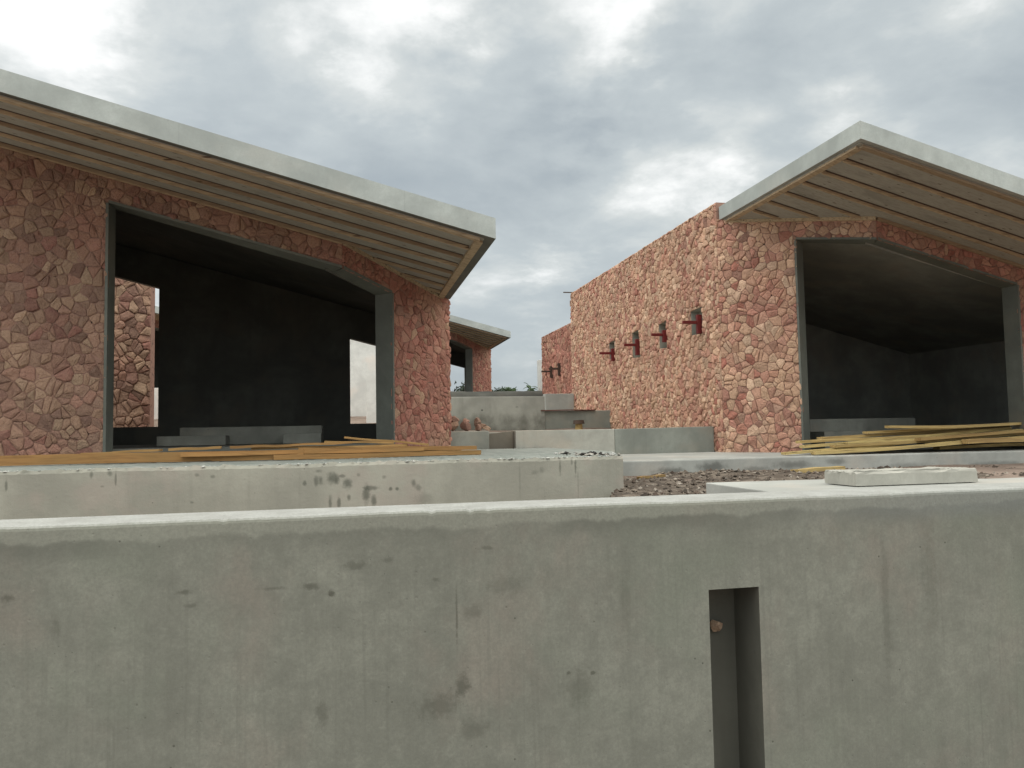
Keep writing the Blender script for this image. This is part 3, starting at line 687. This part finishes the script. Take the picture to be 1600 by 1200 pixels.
# stone garden wall behind the left house
gw = MB(); stone_panel(gw, (-8.2, 19.6, 0), (1, 0), [(0, -.2), (3.70, -.2), (3.70, 4.2), (0, 4.2)], [], .2, 77, 'dusty', .04)
gw.face([(-4.5, 19.6, -.2), (-4.5, 20.0, -.2), (-4.5, 20.0, 4.2), (-4.5, 19.6, 4.2)], 1); gw.face([(-8.2, 19.6, 4.2), (-4.5, 19.6, 4.2), (-4.5, 20, 4.2), (-8.2, 20, 4.2)], 1)
gw.face([(-8.2, 20, -.2), (-8.2, 20, 4.2), (-4.5, 20, 4.2), (-4.5, 20, -.2)], 1); gw.face([(-8.2, 20, -.2), (-8.2, 19.6, -.2), (-8.2, 19.6, 4.2), (-8.2, 20, 4.2)], 1)
tag(gw.build('stone_wall', [M['stone'], M['mortar']]), 'tall red stone wall seen through the left window of the left house', 'wall')

# slab behind the front wall on the right and the curb lying on it
b = MB(); b.prism([(2.10, 3.66), (9, 3.66), (9, 3.95), (3.7, 4.0), (2.9, 4.38), (2.10, 4.42)], -.332, -.60)
tag(b.build('slab', M['concrete_pale'], bevel=.006), kind='structure')
def curb():
    r = empty('manhole_curb', (3.0, 3.9, -.33)); r2 = MB()
    x0, x1, y0, y1, h, t = 2.645, 3.40, 3.752, 4.02, .075, .07
    rng = random.Random(3)
    outer = [(x0, y0), (x1, y0), (x1 + .02, y1), (x0 - .01, y1)]; inner = [(x0 + t, y0 + t), (x1 - t, y0 + t), (x1 - t, y1 - t * .8), (x0 + t, y1 - t * .8)]
    def ring(pts, seg=14):
        q = []
        for i in range(4):
            a, c = pts[i], pts[(i + 1) % 4]
            for k in range(seg): q.append((a[0] + (c[0] - a[0]) * k / seg, a[1] + (c[1] - a[1]) * k / seg))
        return q
    O, I = ring(outer), ring(inner); n = len(O); V = lambda p, z, j: r2.vert((p[0] - 3.0 + rng.uniform(-j, j), p[1] - 3.9 + rng.uniform(-j, j), z + rng.uniform(-j, j)))
    a = [V(p, .003, .0) for p in O]; b_ = [V(p, h - .012, .004) for p in O]
    c = [V(((p[0] * .985 + q[0] * .015), (p[1] * .9 + q[1] * .1)), h, .004) for p, q in zip(O, I)]; d = [V(p, h - .004, .004) for p in I]; e = [V(p, .004, 0) for p in I]
    for P, Q in ((a, b_), (b_, c), (c, d), (d, e)):
        for k in range(n): j = (k + 1) % n; r2.iface((P[k], P[j], Q[j], Q[k]))
    o = r2.build('manhole_curb', M['concrete_low']); o.location = r.location; bpy.data.objects.remove(r)
    tag(o, 'low rough concrete curb frame lying on the pale slab behind the front wall', 'curb')
curb()

# ------------------------------------------------------------------ ground
def ground():
    b = MB(); xs = [-2500, -400, -80, -30] + [-14 + 1.0 * k for k in range(37)] + [40, 90, 400, 2500]
    ys = [(-2500, -2.0), (-300, -2), (-40, -2), (-8, -2), (0, -2), (3.622, -2.02), (3.65, -.9), (5, -.72), (8, -.68), (10.7, -.66), (13.6, -.66), (18.6, -.55), (19.7, .1), (23, .35), (26.8, .95), (28, 1.3), (45, 1.35), (120, 1.4), (500, 1.4), (2500, 1.4)]
    rng = random.Random(2); rows = []
    for y, z in ys: rows.append([b.vert((x, y, (min(z, -1.25) if (x < 3.2 and 3.5 < y < 8.4) else z) + (rng.uniform(-.02, .02) if abs(x) < 30 and 4 < y < 60 else 0))) for x in xs])
    for P, Q in zip(rows, rows[1:]):
        for k in range(len(xs) - 1): b.iface((P[k], P[k + 1], Q[k + 1], Q[k]))
    return tag(b.build('ground', M['earth'], smooth=True), kind='structure')
ground()

def gravel():
    b = MB(); rng = random.Random(17)
    def hz(x, y):
        m = .075 * math.exp(-((x - 4.9) / 1.3) ** 2 - ((y - 9.6) / 1.3) ** 2) + .06 * math.exp(-((x - 7.0) / 1.6) ** 2 - ((y - 9.4) / 1.2) ** 2)
        m += .06 * math.exp(-((x - 3.1) / .7) ** 2 - ((y - 7.3) / 1.4) ** 2)
        if y < 8.6: m -= .75 * min(1, max(0, (.357 * y - .12 - x) / .35))
        return -.70 + m + .018 * math.sin(x * 3.1 + y * 1.7) + .014 * math.sin(x * 7.3 - y * 4.1)
    nx, ny = 90, 70; g = []
    cols = ((.15, .122, .096), (.105, .083, .064), (.23, .19, .15), (.06, .049, .039), (.31, .27, .225), (.13, .096, .075))
    for j in range(ny + 1):
        g.append([b.vert((x, y, hz(x, y) + rng.uniform(-.014, .014))) for x, y in ((1.2 + 11 * i / nx, 4.2 + 6.5 * j / ny) for i in range(nx + 1))])
    for j in range(ny):
        for i in range(nx):
            b.iface((g[j][i], g[j][i + 1], g[j + 1][i + 1], g[j + 1][i]), 0, mixc(cols[rng.randrange(4)], (.10, .08, .062), .4))
    for _ in range(8500):
        y = 10.7 - 5.2 * rng.random() ** 1.2; x = 1.3 + 10 * rng.random() ** .9
        if x < .357 * y - .2 and y < 8.6: continue
        r = .008 + .032 * rng.random() ** 4.0
        c = cols[rng.randrange(len(cols))]; k = rng.uniform(.6, 1.25)
        lump(rng, (x, y, hz(x, y) + r * .3), r, tuple(q * k for q in c), b)
    return tag(b.build('gravel', M['gravel']), kind='stuff')
gravel()

# ------------------------------------------------------------------ planks
def board(name, a, bb, w, h, label, group, seed, bend=0.0, cat='plank', roll=0.0, mat='plank'):
    """sawn board from point a to point b (centres of its ends); w across, h upright"""
    rng = random.Random(seed); A, B = Vector(a), Vector(bb); L = (B - A).length; n = 10; mb = MB(); rings = []
    s1, s2 = rng.uniform(-1, 1) * .012, rng.uniform(0, 6.3)
    for k in range(n + 1):
        t = k / n; x = (t - .5) * L; dz = -bend * 4 * t * (1 - t) + .004 * math.sin(t * 9 + s2); dy = s1 * 4 * t * (1 - t)
        ex = rng.uniform(-.012, .012) if k in (0, n) else 0
        q = []
        for (cy, cz) in ((-1, -1), (1, -1), (1, 1), (-1, 1)):
            yy, zz = cy * w / 2, cz * h / 2
            q.append(mb.vert((x + ex + rng.uniform(-.004, .004), dy + yy * math.cos(roll) - zz * math.sin(roll), dz + yy * math.sin(roll) + zz * math.cos(roll))))
        rings.append(q)
    for P, Q in zip(rings, rings[1:]):
        for k in range(4): j = (k + 1) % 4; mb.iface((P[k], P[j], Q[j], Q[k])[::-1])
    mb.iface(rings[0]); mb.iface(rings[-1][::-1])
    o = mb.build(name, M[mat]); o.location = (A + B) / 2
    d = (B - A).normalized(); o.rotation_euler = (0, -math.asin(d.z), math.atan2(d.y, d.x))
    return tag(o, label, cat, group)

GL, GR = 'planks on the left terrace', 'planks on the right terrace'
PL = [  # (x0,y0,z0) (x1,y1,z1) w h bend label
    ((-6.2, 10.25, -.245), (-.55, 10.12, -.24), .10, .13, .0, 'longest thick orange beam reaching out of the photo at the far left'),
    ((-.9, 9.98, -.275), (1.72, 10.35, -.275), .12, .065, .0, 'lowest plank of the left pile, its end sticking out past the stone pier'),
    ((-1.95, 10.06, -.215), (.95, 10.22, -.215), .11, .045, .005, 'wide pale plank in the middle of the left pile, directly above the dark gap'),
    ((-.62, 10.30, -.19), (1.68, 10.48, -.215), .12, .055, .0, 'dark ended plank over the lowest one at the right end of the left pile'),
    ((-1.2, 10.42, -.165), (.75, 10.5, -.165), .12, .03, .0, 'thin grey brown plank under the short offcuts of the left pile'),
    ((-3.15, 10.42, -.19), (-2.25, 10.34, -.155), .14, .03, .0, 'short pale wedge shaped board lying at the left of the house opening'),
    ((-2.15, 10.38, -.155), (-1.55, 10.42, -.145), .12, .035, .0, 'short board on the thick beam in front of the low plinth'),
    ((-1.45, 10.35, -.14), (-.72, 10.4, -.135), .12, .035, .0, 'short light offcut resting just left of the right plinth block'),
    ((-.75, 10.4, -.13), (.05, 10.44, -.115), .11, .03, .0, 'pale offcut in front of the right plinth block'),
    ((-.30, 10.55, -.10), (.60, 10.5, -.125), .10, .028, .0, 'thin pale board below the topmost slanting one'),
    ((-.05, 10.6, -.05), (1.05, 10.42, -.16), .10, .028, .0, 'topmost thin plank slanting down to the right in front of the concrete jamb'),
    ((-1.9, 10.5, -.255), (1.5, 10.6, -.255), .12, .09, .0, 'buried dark plank at the back of the left pile'),
]
for i, (a, c, w, h, be, lab) in enumerate(PL): board('plank', a, c, w, h * .9, lab, GL, 100 + i, be, mat='plank_orange')
PR = [
    ((6.55, 11.05, -.43), (12.2, 11.35, -.06), .14, .045, .02, 'long plank whose left end lies lowest and farthest left beside the house corner'),
    ((6.95, 10.86, -.425), (11.0, 10.95, -.25), .13, .055, .015, 'front plank with a split end lying on the slab edge'),
    ((7.0, 11.25, -.33), (12.3, 11.6, -.02), .14, .05, .02, 'plank with a dark left tip above the longest one of the right pile'),
    ((7.05, 11.45, -.26), (9.3, 11.4, -.21), .15, .05, .0, 'short upper plank against the foot of the stone wall on the right'),
    ((7.4, 11.05, -.335), (12.0, 11.25, -.15), .14, .05, .02, 'middle plank crossing the right pile behind the front one'),
    ((7.5, 11.55, -.21), (12.4, 11.75, -.01), .14, .05, .02, 'plank starting right at the concrete jamb of the right opening'),
    ((8.6, 11.35, -.05), (12.4, 11.3, .02), .12, .055, .035, 'topmost sagging plank whose pointed tip sticks out before the opening'),
    ((8.3, 11.5, -.13), (12.3, 11.55, .03), .13, .045, .02, 'second plank from the top of the right pile'),
    ((8.9, 11.0, -.25), (12.2, 11.15, -.08), .14, .05, .01, 'plank with pale upper face low in the middle of the right pile'),
    ((9.55, 10.78, -.30), (12.0, 10.85, -.27), .12, .085, .0, 'short thick light plank over the dark gap at the right border'),
    ((8.9, 11.35, -.28), (12.3, 11.4, -.16), .15, .06, .0, 'shaded plank buried in the right pile'),
    ((9.4, 11.2, -.40), (12.2, 11.25, -.36), .15, .06, .0, 'dark plank at the bottom of the right pile'),
    ((7.15, 11.0, -.40), (10.2, 11.1, -.30), .12, .03, .01, 'thin plank squeezed between the front plank and the longest one'),
    ((7.75, 11.2, -.29), (12.3, 11.3, -.10), .11, .03, .025, 'thin pale plank above the middle of the right pile'),
    ((8.0, 11.6, -.19), (12.5, 11.5, -.03), .12, .03, .03, 'bowed thin plank behind the second one from the top'),
    ((9.0, 10.9, -.33), (12.4, 11.05, -.16), .12, .04, .01, 'plank rising to the right border directly over the short thick one'),
]
for i, (a, c, w, h, be, lab) in enumerate(PR): board('plank', a, c, w, h * .8, lab, GR, 200 + i, be)
board('bearer', (11.6, 10.75, -.41), (11.6, 11.75, -.41), .12, .10, 'timber bearer lying crosswise under the right plank pile', None, 301, cat='beam')
board('wood_scrap', (5.85, 9.6, -.61), (6.75, 9.9, -.60), .14, .05, 'orange board scrap lying on the dark gravel against the slab', 'wood scraps on the gravel', 302, cat='wood scrap')
board('wood_scrap', (3.72, 9.8, -.645), (4.12, 9.95, -.635), .08, .03, 'small yellow wood strip lying in the gravel beside the slab end', 'wood scraps on the gravel', 303, cat='wood scrap')
board('wood_scrap', (6.7, 6.6, -.67), (7.6, 6.5, -.655), .14, .05, 'dark reddish board scrap at the right border behind the pale slab', 'wood scraps on the gravel', 304, cat='wood scrap')
M['red_board'] = wood('red_brown_board', (.17, .065, .045), (.14, .05, .04), (.06, .03, .02))
board('board', (4.82, 19.56, .507), (6.3, 19.6, .504), .12, .022, 'thin red brown board lying along the top of the lower retaining wall', None, 305, cat='board', mat='red_board')

# ------------------------------------------------------------------ loose stones, rubble, pipe
rng = random.Random(31)
HEAP = [(1.80, 13.74, .005, .12, 'dark red stone wedged against the pier at the left of the heap'), (2.0, 13.72, .005, .13, 'big flat pink stone leaning at the front of the heap'), (2.25, 13.76, .005, .085, 'reddish stone lying at the middle of the heap foot'),
        (2.41, 13.8, .005, .075, 'small pink stone at the right end of the heap'), (1.84, 13.84, .12, .10, 'pink stone on the upper left of the heap'), (2.04, 13.84, .15, .085, 'tan stone crowning the heap'),
        (2.24, 13.82, .06, .095, 'pale broken stone with a dark hollow beneath it'), (2.36, 13.9, .03, .08, 'brown stone at the back right of the heap')]
for x, y, z, r, lab in HEAP:
    o = rock_mesh(rng, r * 1.05, pick(rng, 'dusty'), (rng.uniform(.9, 1.25), .9, rng.uniform(.75, 1.15))).build('stone', M['stone']); o.location = (x, y, z + .002); o.rotation_euler = (0, 0, rng.uniform(0, 6))
    tag(o, lab, 'stone', 'broken stones heaped on the step wall')
rb = MB()
for _ in range(85):
    x = 3.05 - .55 * rng.random() ** 1.5; y = 8.62 + rng.random() ** 1.3 * 1.1; r = .012 + .035 * rng.random() ** 2.5
    c = ((.5, .5, .46), (.03, .028, .025), (.03, .028, .025), (.35, .33, .29), (.45, .42, .37))[rng.randrange(5)]
    lump(rng, (x, y, -.305 + r * .3), r, c, rb, 0, .5)
for _ in range(420):
    x = rng.uniform(-5.5, 3.0); r = .006 + .016 * rng.random() ** 2.5
    lump(rng, (x, 8.55 + rng.uniform(.0, .05), -.308), r, ((.55, .55, .5), (.62, .62, .58), (.4, .4, .36))[rng.randrange(3)], rb, 0, .5)
tag(rb.build('rubble', M['gravel']), kind='stuff')
def pipe():
    r = empty('pipe_stub', (5.75, 19.52, -.028)); 
    for nm, (r0, r1, z0, z1), mt in (('pipe', (.10, .09, .0, .17), M['plank']), ('cap', (.15, .13, .172, .27), M['dark'])):
        b = MB(); n = 14; A = [b.vert((r0 * math.cos(6.2832 * k / n), r0 * math.sin(6.2832 * k / n), z0)) for k in range(n)]; B = [b.vert((r1 * math.cos(6.2832 * k / n), r1 * math.sin(6.2832 * k / n), z1)) for k in range(n)]
        for k in range(n): j = (k + 1) % n; b.iface((A[k], A[j], B[j], B[k]))
        b.iface(B); b.iface(A[::-1]); b.build(nm, mt, r)
    r.location = (5.75, 19.3, -.028)
    tag(r, 'small capped pipe stub standing before the lower retaining wall', 'pipe')
pipe()

# ------------------------------------------------------------------ trees far behind
def crown(name, parent, c, rad, n, leaf, mat, seed):
    rng = random.Random(seed); b = MB(); cl = []
    for _ in range(26):
        d = Vector((rng.gauss(0, 1), rng.gauss(0, 1), rng.gauss(0, .8))).normalized() * rng.random() ** .4
        cl.append((Vector((c[0] + d.x * rad[0], c[1] + d.y * rad[1], c[2] + d.z * rad[2])), rng.uniform(.22, .4)))
    for _ in range(n):
        p, k = cl[rng.randrange(len(cl))]
        q = p + Vector((rng.gauss(0, 1) * rad[0], rng.gauss(0, 1) * rad[1], rng.gauss(0, 1) * rad[2])) * k * .55
        u = Vector((rng.gauss(0, 1), rng.gauss(0, 1), rng.gauss(0, 1))).normalized(); w = u.orthogonal().normalized()
        s = leaf * rng.uniform(.6, 1.4); b.face([q + u * s, q + w * s * .5, q - u * s, q - w * s * .5])
    return b.build(name, mat, parent)
def trunk(parent, pts):
    b = MB(); n = 7; rings = []
    for (x, y, z, r) in pts: rings.append([b.vert((x + r * math.cos(6.283 * k / n), y + r * math.sin(6.283 * k / n), z)) for k in range(n)])
    for P, Q in zip(rings, rings[1:]):
        for k in range(n): j = (k + 1) % n; b.iface((P[k], P[j], Q[j], Q[k]))
    return b.build('trunk', M['bark'], parent)
t = empty('bush_tree', (10.6, 60, 1.3)); trunk(t, [(0, 0, 0, .22), (.1, 0, 1.0, .15), (0, .1, 2.2, .05)])
crown('crown', t, (-.9, 0, 1.35), (2.2, 1.6, 1.05), 6500, .12, M['leaf_dark'], 3); tag(t, 'dark rounded tree beyond the gap, beside the distant stone house', 'tree')
t = empty('palm_tree', (20.95, 90, 1.4)); t.scale = (.72, .72, .74); trunk(t, [(0, 0, 0, .2), (.06, 0, 2.2, .15), (0, 0, 4.4, .10)])
def fronds(parent):
    b = MB(); rng = random.Random(12)
    for k in range(30):
        a = rng.uniform(0, 6.283); el = rng.uniform(-.6, 1.3); L = rng.uniform(.9, 1.5); p = Vector((0, 0, 4.4 + rng.uniform(-.9, .5))); d = Vector((math.cos(a) * math.cos(el), math.sin(a) * math.cos(el), math.sin(el)))
        side = Vector((-math.sin(a), math.cos(a), 0))
        for i in range(9):
            p = p + d * L / 9; d = (d + Vector((0, 0, -.16))).normalized(); w = .34 * math.sin((i + 1) / 10 * math.pi) + .05
            for s in (-1, 1): b.face([p, p + side * s * w + d * .16 + Vector((0, 0, -.08)), p + side * s * w * .9 + d * .26, p + d * .1])
    return b.build('crown', M['leaf'], parent)
fronds(t); tag(t, 'small ragged palm on the skyline by the far end of the right stone house', 'tree')
t = empty('bush_tree', (18.4, 90, 1.4)); trunk(t, [(0, 0, 0, .15), (0, 0, 1.6, .1), (0, 0, 3, .05)])
crown('crown', t, (0, 0, 3.25), (1.1, .8, .45), 700, .12, M['leaf'], 6); tag(t, 'tiny low green treetop on the skyline left of the palm', 'tree')

# ------------------------------------------------------------------ sky, sun, camera
W = bpy.data.worlds.new('World'); SC.world = W; W.use_nodes = True
SUN_AZ, SUN_EL = R(-68), R(46)                       # azimuth from +Y towards +X
def world():
    t = W.node_tree; bg = t.nodes['Background']
    N = NT.__new__(NT); N.t = t; N.n = lambda ty: t.nodes.new('ShaderNode' + ty)
    tc = N.n('TexCoord'); d = tc.outputs['Generated']
    sky = N.n('TexSky'); sky.sky_type = 'NISHITA'; sky.sun_disc = False; sky.sun_elevation = SUN_EL; sky.sun_rotation = SUN_AZ % (2 * math.pi)
    sky.dust_density = 3.0
    x, y, z = N.sep(d)
    zz = N.math('ADD', N.math('MAXIMUM', z, 0.0), .22)
    cv = N.n('CombineXYZ'); N.put(N.math('DIVIDE', x, zz), cv.inputs[0]); N.put(N.math('DIVIDE', y, zz), cv.inputs[1]); N.put(.37, cv.inputs[2])
    v = cv.outputs[0]
    n1 = N.noise(v, 1.15, 7, .52, .2); n2 = N.noise(v, 3.4, 9, .6, .2); n3 = N.noise(v, .55, 3, .5)
    f = N.math('ADD', N.math('MULTIPLY', N.math('SUBTRACT', N.math('ADD', N.math('MULTIPLY', n1, .62), N.math('ADD', N.math('MULTIPLY', n2, .22), N.math('MULTIPLY', n3, .16))), .5), 2.25), .49)
    warp = N.math('SUBTRACT', N.noise(v, 3.4, 6, .6), .5)
    add = None
    for (px, py, pz, rad, am) in BLOBS:
        dp = N.n('VectorMath'); dp.operation = 'DOT_PRODUCT'; N.put(d, dp.inputs[0]); dp.inputs[1].default_value = (px, py, pz)
        ang = N.math('ARCCOSINE', N.math('MINIMUM', dp.outputs['Value'], .99999))
        ang = N.math('ADD', ang, N.math('MULTIPLY', warp, .06 + rad * 2.0))
        k = N.range(ang, 0.0, rad * 1.15, am * .85, 0)
        add = k if add is None else N.math('ADD', add, k)
    f = N.math('ADD', f, add)
    c = N.ramp(f, (.14, (.30, .345, .375)), (.34, (.372, .415, .435)), (.52, (.465, .508, .518)), (.62, (.585, .615, .605)), (.76, (.95, .95, .93)))
    low = N.range(z, .0, .30, .72, 0); c = N.mix(low, c, (.38, .43, .46)); c = N.mix(N.range(z, .45, .8, 0, .8), c, (.62, .60, .55))
    # an overcast sky is about three times as bright overhead as at the horizon
    k = N.n('VectorMath'); k.operation = 'SCALE'; N.put(c, k.inputs[0]); N.put(N.math('MULTIPLY', N.range(z, .50, .98, 1.0, 2.3), N.math('ADD', N.math('MULTIPLY', N.range(y, -.45, .5, 1, 0), N.range(z, .02, .55, .35, 1.55)), 1.10)), k.inputs[3])
    c = k.outputs[0]
    s10 = N.n('VectorMath'); s10.operation = 'SCALE'; N.put(c, s10.inputs[0]); s10.inputs[3].default_value = 10.0
    fin = N.mix(.90, sky.outputs[0], s10.outputs[0])
    t.links.new(fin, bg.inputs['Color']); bg.inputs['Strength'].default_value = .10
BLOBS = [(-0.3344, 0.8429, 0.4242, 0.22, 0.22), (-0.0502, 0.8977, 0.4377, 0.05, 0.08), (0.0140, 0.9114, 0.4114, 0.05, 0.15), (0.0855, 0.9258, 0.3682, 0.05, 0.16), (0.4397, 0.8320, 0.3384, 0.08, 0.13), (0.4269, 0.7838, 0.4510, 0.06, 0.07), (0.5356, 0.7615, 0.3649, 0.07, 0.18), (0.4124, 0.8636, 0.2898, 0.1, 0.1), (0.2501, 0.9493, 0.1904, 0.07, 0.2), (0.3582, 0.8425, 0.4024, 0.05, 0.08), (0.6659, 0.6833, 0.2995, 0.06, 0.08), (0.4238, 0.8120, 0.4013, 0.13, -0.13), (0.1707, 0.8980, 0.4055, 0.12, -0.1), (-0.1566, 0.9217, 0.3550, 0.11, -0.1), (0.6042, 0.6952, 0.3894, 0.16, -0.1), (0.3522, 0.8996, 0.2583, 0.09, -0.06), (0.0139, 0.9470, 0.3208, 0.1, -0.05), (0.3625, 0.8555, 0.3697, 0.1, -0.13), (0.5056, 0.7906, 0.3454, 0.07, -0.08), (0.2613, 0.8524, 0.4529, 0.14, -0.12), (0.08, 0.86, 0.50, .12, -.08)]
world()
sd = bpy.data.lights.new('sun', 'SUN'); sd.energy = .8; sd.angle = R(25); sd.color = (1, .96, .9)
so = bpy.data.objects.new('sun', sd); COL.objects.link(so); so.location = (-20, 10, 30)
dirv = Vector((math.sin(SUN_AZ) * math.cos(SUN_EL), math.cos(SUN_AZ) * math.cos(SUN_EL), math.sin(SUN_EL)))
so.rotation_euler = (-dirv).to_track_quat('-Z', 'Y').to_euler()

cd = bpy.data.cameras.new('camera'); cd.sensor_width = 36; cd.lens = 1230 / 1600 * 36; cd.clip_end = 6000; cd.clip_start = .05
cam = bpy.data.objects.new('camera', cd); COL.objects.link(cam); SC.camera = cam
from mathutils import Matrix
th, pi_, ro = R(11.8), R(3.4), R(1.03)
fwd = Vector((math.sin(th) * math.cos(pi_), math.cos(th) * math.cos(pi_), math.sin(pi_))); rt = Vector((math.cos(th), -math.sin(th), 0)); up = rt.cross(fwd)
r_ = rt * math.cos(ro) - up * math.sin(ro); u_ = up * math.cos(ro) + rt * math.sin(ro)
cam.matrix_world = Matrix(((r_.x, u_.x, -fwd.x, 0), (r_.y, u_.y, -fwd.y, 0), (r_.z, u_.z, -fwd.z, 0), (0, 0, 0, 1)))

SC.view_settings.view_transform = 'Standard'; SC.view_settings.look = 'None'; SC.view_settings.gamma = 1; SC.view_settings.exposure = .20
SC.cycles.max_bounces = 8; SC.cycles.diffuse_bounces = 4
